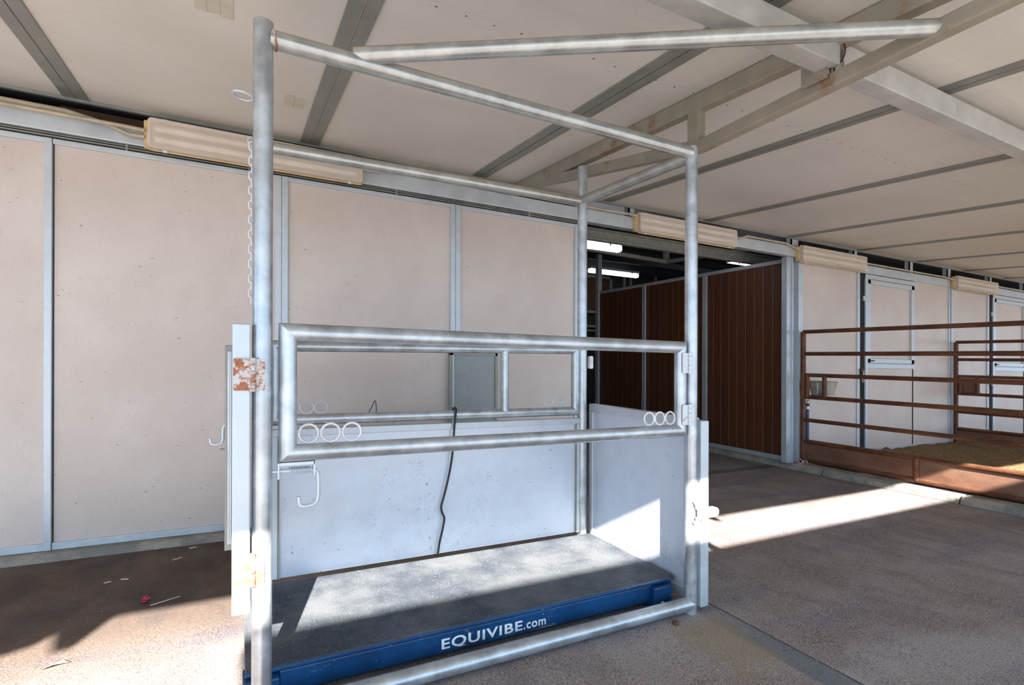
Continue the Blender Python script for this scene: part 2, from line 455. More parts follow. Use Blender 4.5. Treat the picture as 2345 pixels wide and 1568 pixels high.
# ceiling repair tape (two taped patches)
def patch(x0, x1, y0, y1, cnt, name, label):
    t = thing(name, ((x0 + x1) / 2, (y0 + y1) / 2, zc(y0) - .004), label, 'tape patch', 'tape patches on the ceiling')
    for i in range(cnt):
        a = x0 + (x1 - x0) * i / cnt; c = x0 + (x1 - x0) * (i + 1) / cnt - .004
        j = random.uniform(-.015, .015)
        build('tape_strip', MB().prism([(a, y0 + j, zc(y0 + j) - .0025), (a, y1 + j, zc(y1 + j) - .0025), (a, y1 + j, zc(y1 + j) - .0005), (a, y0 + j, zc(y0 + j) - .0005)], (c - a, 0, 0)), 'tape', t)
patch(-0.165, -0.02, 2.30, 2.53, 3, 'tape_patch', 'large pale tape patch on the ceiling, cut by the top of the photo')
patch(0.225, 0.335, 3.20, 3.36, 2, 'tape_patch', 'small torn tape patch on the ceiling just right of the tall front post')

# ------------------------------------------------------------------ the stall wall: sliding doors
def leaf(name, x0, x1, z0, z1, y=YW, st=0.04, tr=0.03, br=0.042, left=True, right=True, lab=None):
    d = thing(name, ((x0 + x1) / 2, y, z0), lab, None, None, 'structure')
    build('panel', MB().box(x0 + .005, x1 - .005, y + .012, y + .03, z0 + .01, z1 - .01), 'wall_sheet', d)
    f = MB()
    f.box(x0, x1, y - .006, y + .036, z1 - tr, z1); f.box(x0, x1, y - .006, y + .036, z0, z0 + br)
    if left: f.box(x0, x0 + st, y - .01, y + .036, z0, z1)
    if right: f.box(x1 - st, x1, y - .01, y + .036, z0, z1)
    build('frame', f, 'galvanized_trim', d, bevel=0.003)
    return d
leaf('door_1', -4.2, -0.968, 0.042, 2.437, st=0.036, right=True, lab='sliding panel at the left edge of the wall')
leaf('door_2', -0.966, 0.2575, 0.042, 2.437, st=0.04, left=False, lab='wide sliding panel left of the stock post')
leaf('door_3', 0.259, 1.533, 0.042, 2.437, st=0.04, lab='middle sliding panel')
leaf('door_4', 1.535, 2.72, 0.042, 2.437, st=0.042, lab='sliding panel beside the barn opening')
# track and header
t = MB(); t.box(-9, 2.75, 3.965, 4.0, 2.440, 2.472)
struct('trim_%d' % n, t, 'black_and_gap_shade', label='dark sliding door track'); n += 1
t = MB(); t.box(-9, 2.75, 3.952, 3.966, 2.446, 2.453); t.box(-9, 2.75, 3.952, 3.966, 2.461, 2.466)
for hx_ in (-0.62, 0.05, 1.05, 2.2): t.box(hx_, hx_ + .012, 3.95, 3.97, 2.437, 2.475)
struct('trim_%d' % n, t, 'galvanized_strap', label='thin rails and hangers of the door track'); n += 1
h = MB(); h.box(-9, 5.775, 3.935, 4.02, 2.473, 2.588)
struct('trim_%d' % n, h, 'galvanized_trim', bevel=0.006, label='steel header beam over the sliding doors and opening'); n += 1
h = MB(); h.box(5.90, 24, 3.945, 4.02, 2.415, 2.522)
struct('trim_%d' % n, h, 'galvanized_trim', bevel=0.005, label='steel header beam over the stall fronts'); n += 1
# short studs between header and roof
for i, (a, c, zb) in enumerate(((2.00, 2.12, 2.588), (3.31, 3.375, 2.588), (5.72, 5.84, 2.55), (6.95, 7.02, 2.522), (8.26, 8.34, 2.522), (9.29, 9.38, 2.522), (10.6, 10.67, 2.522), (11.85, 11.93, 2.522), (12.9, 13.0, 2.522))):
    s = MB(); s.box(a, c, 3.975, 3.99, zb, 2.699); s.box(a, a + .012, 3.975, 4.04, zb, 2.699)
    struct('trim_%d' % n, s, 'galvanized_trim', label='short stud between header and roof'); n += 1
# black sheet standing in for the shade behind the gap, and an old plank inside it
struct('wall_gap_shade', MB().box(-9, 1.35, 4.45, 4.48, 2.3, 3.2), 'black_and_gap_shade')
build('rafter_plank', MB().bar((-0.96, 4.12, 2.655), (1.2, 4.12, 2.655), 0.03, 0.07).box(-0.965, -0.93, 4.10, 4.16, 2.588, 2.69), 'old_timber', label='brown timber plank in the dark gap above the left header', cat='plank')

# corner post and fixed stall fronts to the right
c = MB()
c.box(5.66, 5.735, 3.99, 4.06, 0.072, 2.473)
c.box(5.735, 5.755, 3.97, 4.06, 0.072, 2.473)
c.box(5.755, 5.83, 4.03, 4.06, 0.072, 2.473)
c.box(5.825, 5.905, 3.955, 4.06, 0.072, 2.60)
struct('trim_%d' % n, c, 'galvanized_trim', bevel=0.003, label='galvanized corner post at the barn opening'); n += 1
for zz in (2.20, 1.06, 0.62):
    pass
def stall_front(x0, idx, dn, wn):
    global n
    # x0: left end of the plain panel
    p = MB().box(x0, x0 + 1.10, 3.972, 3.99, 0.12, 2.42)
    struct('wall_stall_%s' % wn[0], p, 'wall_sheet')
    s = MB(); s.box(x0 + 1.096, x0 + 1.15, 3.955, 4.02, 0.08, 2.415); s.box(x0, x0 + 1.1, 3.96, 3.99, 0.06, 0.13)
    struct('trim_%d' % n, s, 'galvanized_trim', bevel=0.003, label='galvanized post beside the stall door'); n += 1
    s = MB(); s.box(x0 + 1.15, x0 + 1.245, 3.958, 4.02, 0.08, 2.415)  # solid strip, the door gap's shade put into its colour
    struct('trim_%d' % n, s, 'black_and_gap_shade', label='black strip with gap shade painted in at the stall door edge'); n += 1
    d = thing('door_%d' % dn, (x0 + 1.8, 3.96, 0.1), 'stall door with an upper hatch', None, None, 'structure')
    a, b_ = x0 + 1.245, x0 + 2.44
    build('panel', MB().box(a + .01, b_ - .02, 3.972, 3.99, 0.1, 2.40), 'wall_sheet', d)
    f = MB(); f.box(a, a + .055, 3.94, 4.0, 0.1, 2.405); f.box(a, b_, 3.945, 4.0, 2.35, 2.405)
    f.box(a, b_, 3.955, 3.985, 1.195, 1.255); f.box(a, b_, 3.955, 3.985, 0.10, 0.15)
    build('frame', f, 'galvanized_trim', d, bevel=0.003)
    hf = MB(); hf.box(a + .06, a + .125, 3.945, 3.975, 1.265, 2.34); hf.box(b_ - .09, b_ - .02, 3.945, 3.975, 1.265, 2.34)
    hf.box(a + .06, b_ - .02, 3.945, 3.975, 2.285, 2.34); hf.box(a + .06, b_ - .02, 3.945, 3.975, 1.265, 1.32)
    build('hatch_frame', hf, 'galvanized_trim', d, bevel=0.003)
    build('edge_gap', MB().box(b_ - .018, b_ - .004, 3.966, 3.975, 0.1, 2.34), 'black_and_gap_shade', d)
    build('hatch_bolt', MB().box(a + .07, a + .16, 3.93, 3.946, 1.285, 1.30).tube([(a + .1, 3.935, 1.292), (a + .2, 3.935, 1.292)], .005, 8), 'black_and_gap_shade', d)
    build('slide_latch', MB().box(a - .035, a - .012, 3.94, 3.96, 2.06, 2.12), 'white_metal', d)
    p = MB().box(b_, x0 + 3.40, 3.972, 3.99, 0.12, 2.42)
    struct('wall_stall_%s' % wn[1], p, 'wall_sheet')
    s = MB(); s.box(x0 + 3.392, x0 + 3.425, 3.955, 4.0, 0.08, 2.415); s.box(x0 + 3.445, x0 + 3.49, 3.95, 4.02, 0.08, 2.53); s.box(b_, x0 + 3.395, 3.96, 3.99, 0.06, 0.15)
    struct('trim_%d' % n, s, 'galvanized_trim', bevel=0.003, label='galvanized post between two stalls'); n += 1
stall_front(5.904, 0, 5, ('near_left', 'near_right'))
stall_front(9.454 - .06, 1, 6, ('far_left', 'far_right'))
stall_front(12.88, 2, 7, ('end_left', 'end_right'))

# ------------------------------------------------------------------ barn interior
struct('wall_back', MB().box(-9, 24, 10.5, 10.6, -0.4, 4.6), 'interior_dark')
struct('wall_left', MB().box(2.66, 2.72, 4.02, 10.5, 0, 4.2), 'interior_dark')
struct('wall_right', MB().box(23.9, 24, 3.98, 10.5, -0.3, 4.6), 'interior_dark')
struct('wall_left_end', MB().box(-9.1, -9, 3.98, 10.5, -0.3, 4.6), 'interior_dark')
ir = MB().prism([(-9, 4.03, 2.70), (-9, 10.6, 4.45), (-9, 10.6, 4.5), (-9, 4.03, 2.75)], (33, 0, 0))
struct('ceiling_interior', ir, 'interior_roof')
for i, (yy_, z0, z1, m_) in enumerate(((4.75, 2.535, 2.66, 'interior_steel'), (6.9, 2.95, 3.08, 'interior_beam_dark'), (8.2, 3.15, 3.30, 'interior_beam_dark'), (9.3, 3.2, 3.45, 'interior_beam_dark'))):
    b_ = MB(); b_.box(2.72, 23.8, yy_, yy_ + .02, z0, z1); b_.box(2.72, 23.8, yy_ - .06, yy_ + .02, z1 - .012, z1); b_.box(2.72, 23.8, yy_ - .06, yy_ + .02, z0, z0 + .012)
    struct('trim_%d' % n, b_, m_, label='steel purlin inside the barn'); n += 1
# V shaped hanger under the inner beam
hv = MB(); hv.bar((4.2, 6.2, 2.82), (5.9, 6.2, 2.78), .06, .05); hv.bar((5.9, 6.2, 2.78), (5.75, 4.1, 2.66), .05, .05); hv.box(5.86, 5.94, 6.17, 6.23, 2.78, 3.02)
struct('trim_%d' % n, hv, 'interior_steel', label='hanger truss inside the barn'); n += 1
# plank partition
pt = thing('wall_partition', (5.75, 5.9, 0.07), None, None, None, 'structure')
PX = 5.75
build('planks', MB().box(PX, PX + .04, 4.06, 7.72, 0.12, 2.43), 'brown_planks', pt)
f = MB(); f.box(PX - .015, PX + .055, 4.03, 7.76, 2.425, 2.47); f.box(PX - .015, PX + .055, 4.03, 7.76, 0.075, 0.13)
f.box(PX - .02, PX + .06, 4.02, 4.07, 0.075, 2.47)
build('rail_frame', f, 'galvanized_trim', pt, bevel=.003)
for yy_ in (5.29, 6.53): build('partition_post', MB().box(PX - .018, PX + .05, yy_ - .045, yy_ + .035, .075, 2.45), 'galvanized_trim', pt, bevel=.003)
build('partition_post', MB().box(PX - .03, PX + .05, 7.70, 7.79, 0, 3.14), 'galvanized_trim', pt, bevel=.003)
# dark stall door at the back of the barn, glimpsed above the partition
bd = thing('door_8', (7.6, 10.4, 0), 'dark stall door at the back of the barn', None, None, 'structure')
build('panel', MB().box(7.2, 8.15, 10.44, 10.47, 2.38, 3.3), 'brown_planks', bd)
f = MB()
for a in (7.2, 8.08): f.box(a, a + .06, 10.40, 10.46, 2.38, 3.3)
f.box(7.2, 8.14, 10.40, 10.46, 3.24, 3.3); f.box(7.2, 8.14, 10.40, 10.46, 2.38, 2.44); f.box(6.9, 8.14, 10.40, 10.46, 2.04, 2.09); f.box(6.9, 8.14, 10.40, 10.46, 1.94, 1.98)
build('frame', f, 'interior_steel', bd)
for px in (8.35, 8.55, 9.35):
    struct('trim_%d' % n, MB().box(px, px + .045, 10.2, 10.25, -.2, 3.55), 'interior_steel', label='thin post at the back of the barn'); n += 1

# ------------------------------------------------------------------ light fixtures
def fixture(x0, z0, L, y0, label, hgt=0.19, group='cream lights under the roof edge'):
    t = thing('fluorescent_light', (x0 + L / 2, y0, z0), label, 'light', group)
    y1 = YW - .022
    tray = MB(); tray.rbox(x0 - .02, x0 + L + .004, y0 + .055, y1, z0 + .01, z0 + hgt - .01, .012, 'x')
    tray.rbox(x0, x0 + L, y0 + .05, y0 + .062, z0, z0 + hgt, .025, 'y')
    build('housing', tray, 'fixture_tray', t)
    for zz in (.062, .128): build('tube', MB().tube([(x0 + .04, y0 + .035, z0 + zz), (x0 + L - .04, y0 + .035, z0 + zz)], .019, 14), 'tube_white', t)
    ln = MB(); ln.rbox(x0 + .003, x0 + L - .003, y0 + .008, y0 + .05, z0 + .003, z0 + hgt - .003, .024, 'y', 6)
    build('lens', ln, 'lens_plastic', t, bevel=.008)
    rim = MB()
    rr = []
    for ca, cb, t0 in ((x0 + L - .025, z0 + hgt - .025, 0), (x0 + .025, z0 + hgt - .025, PI / 2), (x0 + .025, z0 + .025, PI), (x0 + L - .025, z0 + .025, 1.5 * PI)):
        for i in range(6):
            a = t0 + PI / 2 * i / 5; rr.append((ca + .026 * math.cos(a), y0 + .05, cb + .026 * math.sin(a)))
    rim.tube(rr, .005, 8, closed=True)
    build('rim', rim, 'fixture_tray', t)
    for fx in (.07, .5, .93):
        for zz in (z0 - .006, z0 + hgt - .006):
            build('clip', MB().box(x0 + L * fx - .012, x0 + L * fx + .012, y0 + .035, y0 + .06, zz, zz + .012), 'tube_white', t, bevel=.002)
    return t
fixture(-0.50, 2.448, 1.29, 3.845, 'cream fluorescent light behind the tall front post, leftmost on the header')
fixture(3.345, 2.435, 1.325, 3.845, 'cream fluorescent light on the header over the barn opening')
fixture(5.755, 2.41, 1.28, 3.845, 'cream fluorescent light just right of the corner post')
fixture(9.33, 2.385, 1.26, 3.845, 'cream fluorescent light farthest right, above the second pen')

def lit(x0, y, z, L, label):
    t = thing('batten_light', (x0 + L / 2, y, z), label, 'light', 'lit lights inside the barn')
    build('lens', MB().rbox(x0, x0 + L, y - .06, y + .06, z, z + .08, .03, 'x'), 'lit_lens', t, bevel=.006)
    build('housing', MB().rbox(x0 - .01, x0 + L + .01, y - .065, y + .065, z + .08, z + .13, .01, 'x'), 'tube_white', t)
    for q in (.15, .85): build('clip', MB().box(x0 + L * q - .012, x0 + L * q + .012, y - .068, y + .068, z + .05, z + .10), 'fixture_tray', t)
    for q in (.2, .8): build('hanger', MB().tube([(x0 + L * q, y, z + .12), (x0 + L * q, y, z + .4)], .006, 8), 'interior_steel', t)
lit(3.13, 5.5, 2.645, 1.29, 'lit white tube light hanging nearest the rear stock post')
lit(6.46, 9.0, 3.06, 1.26, 'lit white tube light at the back of the barn above the partition')
lit(8.25, 7.0, 3.06, 1.3, 'lit white tube light barely showing above the right end of the partition')

# conduits on the header
def conduit(pts, label, r=.0115):
    return build('conduit_pipe', MB().tube(pts, r, 10), 'conduit', label=label, cat='conduit', group='cream conduits on the header')
conduit([(-3.5, 3.87, 2.556), (-1.164, 3.87, 2.556), (-0.60, 3.872, 2.554), (-0.515, 3.88, 2.552)], 'upper thin cream conduit running to the left end of the leftmost light')
conduit([(-3.5, 3.92, 2.602), (-1.2, 3.92, 2.600), (-0.9, 3.918, 2.598), (-0.70, 3.912, 2.56), (-0.60, 3.905, 2.522), (-0.515, 3.90, 2.520)], 'lower cream conduit lying on the left header and bending to the leftmost light', .013)
conduit([(0.79, 3.88, 2.555), (0.88, 3.89, 2.56), (1.0, 3.92, 2.594), (1.3, 3.925, 2.602), (3.0, 3.925, 2.602), (3.15, 3.91, 2.602), (3.26, 3.89, 2.592), (3.325, 3.88, 2.588)], 'long cream conduit on the header between the leftmost light and the opening')
conduit([(4.67, 3.88, 2.53), (4.76, 3.90, 2.56), (4.9, 3.925, 2.602), (5.55, 3.925, 2.602), (5.735, 3.885, 2.54)], 'cream conduit on the header from the opening light to the corner post')
conduit([(7.035, 3.9, 2.52), (7.15, 3.925, 2.536), (9.1, 3.925, 2.536), (9.31, 3.90, 2.51)], 'cream conduit over the first stall door')
conduit([(10.59, 3.9, 2.50), (10.7, 3.925, 2.536), (14.5, 3.925, 2.536)], 'cream conduit beyond the farthest right light')

# ------------------------------------------------------------------ roof truss and purlin beams
TX = 2.1
tr = thing('roof_truss', (TX, 1.98, 2.28), 'grey brown welded steel truss crossing under the roof beside the right front post', 'truss')
build('top_chord', MB().bar((TX, -1.2, zc(-1.2) - .046), (TX, 3.93, zc(3.93) - .046), .06, .085), 'truss_steel', tr, bevel=.006)
build('bottom_chord', MB().bar((TX, 3.90, 2.655), (TX, 1.985, 2.322), .055, .065), 'truss_steel', tr, bevel=.006)
build('bottom_chord', MB().bar((TX, 1.985, 2.315), (TX, 0.6, 2.355), .055, .058).bar((TX, .6, 2.355), (TX, -1.1, zc(-1.1) - .06), .05, .05), 'truss_steel', tr, bevel=.006)
build('king_post', MB().box(TX - .026, TX + .026, 1.955, 2.03, 2.33, 2.51), 'truss_steel', tr, bevel=.005)
build('gusset', MB().box(TX - .05, TX - .04, 1.28, 1.385, 2.34, 2.50), 'truss_steel', tr)
def purlin(x0, x1, yb, z0, z1, label, d=.075):
    p = MB()
    p.prism([(x0, yb, z0), (x0, yb + d, z0 - .0), (x0, yb + d, z0 + .01), (x0, yb + .008, z0 + .01), (x0, yb + .008, z1 - .008), (x0, yb + d, z1 - .008), (x0, yb + d, z1), (x0, yb, z1)], (x1 - x0, 0, 0))
    return build('roof_purlin', p, 'beam_steel', bevel=.004, label=label, cat='beam', group='steel purlins under the roof')
purlin(TX + .05, 12, 1.27, 2.395, 2.50, 'pale steel channel beam running right from behind the truss')
purlin(-3, TX - .015, 1.245, 2.38, 2.485, 'pale steel channel beam whose cut end stops at the truss, top of the photo', .085)
tw = MB()
for i in range(3):
    a = random.uniform(-.02, .02)
    tw.tube([(TX - .02 + .012 * i, 1.29 + a, 2.34), (TX - .03 + .012 * i, 1.27, 2.42), (TX + .02 - .02 * i, 1.25 + a, 2.50)], .004, 6)
tw.torus((TX - .01, 1.28, 2.44), .05, .0035, (1, 0, 0.2), 20, 6)
build('tie_wire', tw, 'brown_steel', label='rusty tie wire twisted round the end of the left roof beam at the truss', cat='wire')

# ------------------------------------------------------------------ horse stock
A = (0.0665, 1.871); B = (1.941, 1.871); Cc = (1.917, 2.749); D = (0.098, 2.749)
R = 0.030
hs = thing('horse_stock', (1.0, 2.3, 0), 'galvanized pipe horse stock with sheet sides and gates, filling the middle of the photo', 'horse stock')
GP, GD = 'galvanized_pipe', 'galvanized_dusty'
build('post', MB().tube([(A[0], A[1], 0), (A[0], A[1], 2.268)], R, 28), GP, hs, label='front left pipe post')
build('post', MB().tube([(B[0], B[1], 0), (B[0], B[1], 1.985)], R, 28).tube([(B[0], B[1], 1.985), (B[0], B[1], 2.247)], R - .002, 28), GP, hs, label='front right pipe post')
build('post', MB().tube([(Cc[0], Cc[1], 0), (Cc[0], Cc[1], 2.425)], R, 28), GP, hs, label='rear right pipe post, taller than its neighbours')
build('post', MB().tube([(D[0], D[1], 0), (D[0], D[1], 2.25)], R, 28), GP, hs, label='rear left pipe post')
zt = 2.2195
build('top_rail', MB().tube([(A[0] + .02, A[1], zt), (B[0] - .01, B[1], zt)], R - .0005, 28), GD, hs)
build('top_rail', MB().tube([(D[0], D[1], zt - .035), (Cc[0], Cc[1], zt - .01)], R - .001, 28), GD, hs)
build('top_rail', MB().tube([(Cc[0], Cc[1], zt - .005), (B[0], B[1], zt - .015)], R - .001, 28), GD, hs)
build('top_rail', MB().tube([(D[0], D[1], zt - .03), (A[0], A[1], zt)], R - .001, 28), GD, hs)
build('bottom_rail', MB().tube([(A[0], A[1], .043), (B[0], B[1], .043)], R + .002, 28), GP, hs)
build('roof_brace', MB().tube([(0.355, A[1], zt + .022), (TX - .01, 0.925, 2.352)], R - .002, 28), GD, hs, label='slanting pipe from the front rail to the roof truss')
for (px, py, pz, nx) in ((A[0] + .03, A[1], zt, 1),):
    build('weld_bead', MB().torus((px + .002, py, pz), R + .001, .0035, (1, 0, 0.25), 26, 6), 'rusty_hinge', hs)

def ring(parent, c, Rr, ax=(0, 1, 0), r=.0042, mat='white_metal'):
    return build('tie_ring', MB().torus(c, Rr, r, ax, 30, 8), mat, parent)
# front gate
gy = 1.871; rg = .0285
gate = MB()
gx0, gx1, gz0, gz1 = .1415, 1.872, .882, 1.279
def frame_pipes(mb, x0, x1, z0, z1, y, r, zl=0):
    # mitred rectangle of pipe
    n_ = 20
    corners = [(x0, z0), (x1, z0 ), (x1, z1 + zl), (x0, z1)]
    rings = []
    cx_ = [(-1, -1), (1, -1), (1, 1), (-1, 1)]
    for (x, z), (sx_, sz_) in zip(corners, cx_):
        rings.append([Vector((x + sx_ * math.cos(2 * PI * j / n_) * r, y + math.sin(2 * PI * j / n_) * r, z + sz_ * math.cos(2 * PI * j / n_) * r)) for j in range(n_)])
    for i in range(4):
        a, b_ = rings[i], rings[(i + 1) % 4]
        mb.add(a + b_, [(j, (j + 1) % n_, n_ + (j + 1) % n_, n_ + j) for j in range(n_)], True)
frame_pipes(gate, gx0, gx1, gz0, gz1, gy, rg)
fg = build('front_gate', gate, GP, hs)
for cx_ in (.206, .276, .346): ring(fg, (cx_, gy, .944), .0305)
for cx_ in (1.679, 1.743, 1.807): ring(fg, (cx_, gy, .944), .029)
def hinge_plates(parent, x0, x1, xp, z0, z1, y, mat, knr=.009, name='hinge'):
    h_ = MB(); h_.rbox(x0, x1, y - .003, y + .004, z0 + .004, z1 - .004, .006, 'y')
    kz = (z1 - z0) / 5
    for i in range(5):
        h_.tube([(xp, y - .006, z0 + kz * i + .0012), (xp, y - .006, z0 + kz * (i + 1) - .0012)], knr, 14)
    return build(name, h_, mat, parent)
ys_ = 1.839; q = ys_ / 1.871
for z0, z1 in ((1.152, 1.257), (.903, 1.008)):
    hinge_plates(fg, 1.886 * q, 1.962 * q, 1.928 * q, 1.2 + (z0 - 1.2) * q, 1.2 + (z1 - 1.2) * q, ys_, 'worn_hinge', .008)
# spring bolt under the front gate
br = MB(); br.box(.113, .226, gy - .012, gy + .012, .842, .853); br.box(.111, .117, gy - .014, gy + .014, .800, .853); br.box(.220, .227, gy - .012, gy + .012, .806, .853)
build('bolt_bracket', br, 'galvanized_trim', fg, bevel=.0015)
bp = [(.085, gy, .824), (.21, gy, .824), (.228, gy, .821), (.236, gy, .808), (.237, gy, .79), (.237, gy, .74), (.234, gy, .718), (.222, gy, .706), (.206, gy, .703), (.19, gy, .703), (.179, gy, .709), (.176, gy, .722), (.176, gy, .737)]
build('spring_bolt', MB().tube(bp, .0065, 12), 'galvanized_trim', fg, label='hooked sliding bolt handle')
sp = []
for i in range(13 * 12 + 1):
    a = i / 12 * 2 * PI; sp.append((.147 + .068 * i / 156, gy + math.cos(a) * .0105, .824 + math.sin(a) * .0105))
build('spring', MB().tube(sp, .0018, 6), 'galvanized_trim', fg)

# rear gate
rgm = MB(); ry = 2.749; rr_ = .0265
frame_pipes(rgm, .145, 1.866, .8925, 1.2475, ry, rr_, .0265)
rgm.tube([(1.372, ry, .90), (1.372, ry, 1.26)], .0245, 20)
rg_ = build('rear_gate', rgm, GP, hs)
for cx_ in (1.668, 1.734, 1.801): ring(rg_, (cx_, ry, .950), .0305, r=.0038, mat='galvanized_trim')
for cx_ in (.229, .293, .358): ring(rg_, (cx_, ry, .950), .0305, r=.0038)
build('bolt_knob', MB().rbox(1.955, 1.982, ry - .03, ry - .005, 1.158, 1.238, .012, 'y'), 'white_metal', rg_)

# rear lower panel
rp = build('rear_panel', MB().box(.16, 1.905, 2.742, 2.748, .140, .835), 'galvanized_sheet', hs)
f = MB(); f.box(.13, 1.905, 2.728, 2.766, .815, .850); f.box(.13, .165, 2.732, 2.766, .14, .82); f.box(1.868, 1.889, 2.730, 2.766, .14, .815)
build('panel_frame', f, 'galvanized_trim', rp, bevel=.003)
build('edge_trim', MB().box(1.860, 1.8665, 2.728, 2.743, .14, .815), 'galvanized_strap', rp)
build('edge_trim', MB().box(.1655, .172, 2.728, 2.743, .14, .815), 'galvanized_strap', rp)

# right side gate
sg = build('side_gate', MB().box(1.984, 1.988, 1.89, 2.74, .075, .90), 'galvanized_sheet', hs, label='right side sheet metal gate')
f = MB(); f.box(1.985, 2.037, 1.846, 1.90, .024, .926); f.box(1.980, 2.03, 1.90, 2.76, .888, .936); f.box(1.980, 2.03, 1.90, 2.76, .03, .082); f.box(1.985, 2.035, 2.72, 2.77, .03, .93)
f.box(1.972, 1.984, 2.715, 2.74, .08, .888)
build('gate_frame', f, 'galvanized_trim', sg, bevel=.004)
lt = MB()
lt.tube([(1.930, 1.836, .548), (1.936, 1.828, .53), (1.946, 1.822, .505), (1.946, 1.822, .47), (1.938, 1.826, .452), (1.928, 1.836, .44)], .009, 10)
lt.rbox(1.95, 2.076, 1.818, 1.846, .463, .508, .02, 'y')
lt.tube([(1.93, 1.822, .466), (1.985, 1.818, .470)], .010, 10)
build('latch', lt, 'white_metal', sg, bevel=.002)

# left side gate (sags a little at its far end)
lg = build('side_gate', MB().prism([(.004, 1.87, .42), (.004, 2.66, .42), (.004, 2.66, 1.275), (.004, 1.87, 1.275)], (.004, 0, 0)), 'galvanized_sheet', hs, label='left side gate seen edge on')
f = MB(); f.box(-.019, .0315, 1.842, 1.895, .392, 1.298)
f.box(-.014, .028, 1.895, 2.66, 1.248, 1.296); f.box(-.014, .028, 1.895, 2.66, .394, .442)
build('gate_frame', f, 'galvanized_trim', lg, bevel=.004)
build('catch_post', MB().box(-.056, .02, 2.662, 2.715, .33, 1.243), 'galvanized_strap', lg, bevel=.003)
build('edge_channel', MB().box(-.0445, -.0385, 2.652, 2.663, .36, 1.215), 'white_metal', lg)
build('edge_channel', MB().box(-.0385, -.030, 2.657, 2.663, .36, 1.215), 'galvanized_trim', lg)
for z0, z1 in ((1.086, 1.193), (.480, .583)):
    hinge_plates(lg, -.0165, .073, .0385, z0, z1, 1.838, 'rusty_hinge', .0085)
jy = 2.72
jp = [(-.01, jy, .884), (-.045, jy, .885), (-.057, jy, .881), (-.063, jy, .870), (-.064, jy, .85), (-.064, jy, .818), (-.067, jy, .804), (-.076, jy, .798), (-.092, jy, .796), (-.106, jy, .798), (-.113, jy, .806), (-.115, jy, .824)]
build('spring_bolt', MB().tube(jp, .006, 10), 'galvanized_trim', lg)
build('bolt_pin', MB().tube([(-.04, jy, .776), (-.077, jy, .772)], .004, 8), 'galvanized_strap', lg)

# top ring on the front left post
ring(hs, (A[0] - R - .028, A[1], 2.018), .0285, (0.12, 0, 1), .0036, 'galvanized_trim')

# hanging chain behind the front left post
ch = thing('chain', (.036, 1.905, 1.40), 'steel link chain hanging down the left side of the tall front post', 'chain')
def link_mesh(pitch, w, r):
    pts = []; h = pitch * .62 - w
    for i in range(9): a = PI * i / 8; pts.append((w * math.cos(a), 0, h + w * math.sin(a)))
    for i in range(9): a = PI + PI * i / 8; pts.append((w * math.cos(a), 0, -h + w * math.sin(a)))
    return pts
pitch = .0237
src = build('link', MB().tube([(p[0] + .036, 1.905, p[2] + 1.875) for p in link_mesh(pitch, .0085, .0024)], .0026, 8, closed=True), 'white_metal', ch)
for i in range(1, 22):
    l_ = copy_part(src, ch, (0, 0, -pitch * i))
    if i % 2: # turn about its own vertical line
        c0 = Vector((.036, 1.905, 0)) - Vector((ch.location.x, ch.location.y, 0))
        Rm = Matrix.Rotation(PI / 2 * .92, 4, 'Z'); Tm = Matrix.Translation((c0.x, c0.y, 0))
        l_.matrix_local = Matrix.Translation((0, 0, -pitch * i)) @ Tm @ Rm @ Tm.inverted()
build('eye', MB().torus((.036, 1.909, 1.893), .012, .003, (0, 1, 0), 20, 6), 'galvanized_trim', ch)

# ------------------------------------------------------------------ vibration platform
vp = thing('vibration_platform', (.97, 2.4, 0), 'blue steel platform with a black rubber mat on the floor of the stock', 'platform')
build('mat', MB().box(.02, 1.955, 1.992, 2.714, .112, .130), 'mat_rubber', vp, bevel=.003)
bm_ = MB(); bm_.box(.126, 1.80, 1.985, 2.03, .032, .112); bm_.box(.126, 1.80, 2.67, 2.71, .032, .112); bm_.box(.06, .10, 2.0, 2.71, .05, .112); bm_.box(1.90, 1.94, 2.0, 2.71, .05, .112); bm_.box(.06, 1.94, 2.03, 2.70, .095, .112)
build('beam_frame', bm_, 'blue_paint', vp, bevel=.004)
build('lip', MB().box(.02, 1.90, 1.980, 1.992, .116, .128), 'blue_paint', vp, bevel=.002)
for a in (.012, 1.790):
    ft = build('foot', MB().box(a, a + .113, 1.952, 2.06, .0, .108), 'blue_paint', vp, bevel=.005)
    build('foot_bolt', MB().tube([(a + .05, 1.955, .028), (a + .05, 1.944, .028)], .012, 6), 'letter_white', ft)
for a in (.10, 1.790): build('foot', MB().box(a, a + .113, 2.62, 2.714, .0, .108), 'blue_paint', vp, bevel=.005)
def lettering():
    def txt(body):
        cu = bpy.data.curves.new('lettering', 'FONT'); cu.body = body; cu.extrude = 0.0; cu.offset = 0.022; cu.space_character = 1.1
        o = bpy.data.objects.new('lettering', cu); COL.objects.link(o)
        dg = bpy.context.evaluated_depsgraph_get(); me = bpy.data.meshes.new_from_object(o.evaluated_get(dg))
        vs = [v.co.copy() for v in me.vertices]; fs = [tuple(p.vertices) for p in me.polygons]
        bpy.data.objects.remove(o); bpy.data.curves.remove(cu); bpy.data.meshes.remove(me)
        return vs, fs
    mb = MB()
    y = 1.9842
    for body, x0, x1, z0, hgt, descend in (('EQUIVIBE', .715, 1.080, .050, .0405, True), ('.com', 1.085, 1.196, .0505, .0255, False)):
        # Q has a tail below the baseline; scale on the cap height of its capitals
        vs, fs = txt(body)
        xa = min(v.x for v in vs); xb = max(v.x for v in vs)
        cap = max(v.y for v in vs)
        mb.add([(x0 + (v.x - xa) / (xb - xa) * (x1 - x0), y, z0 + max(v.y, -0.09) / cap * hgt + (0)) for v in vs], fs)
    build('lettering', mb, 'letter_white', vp)
lettering()

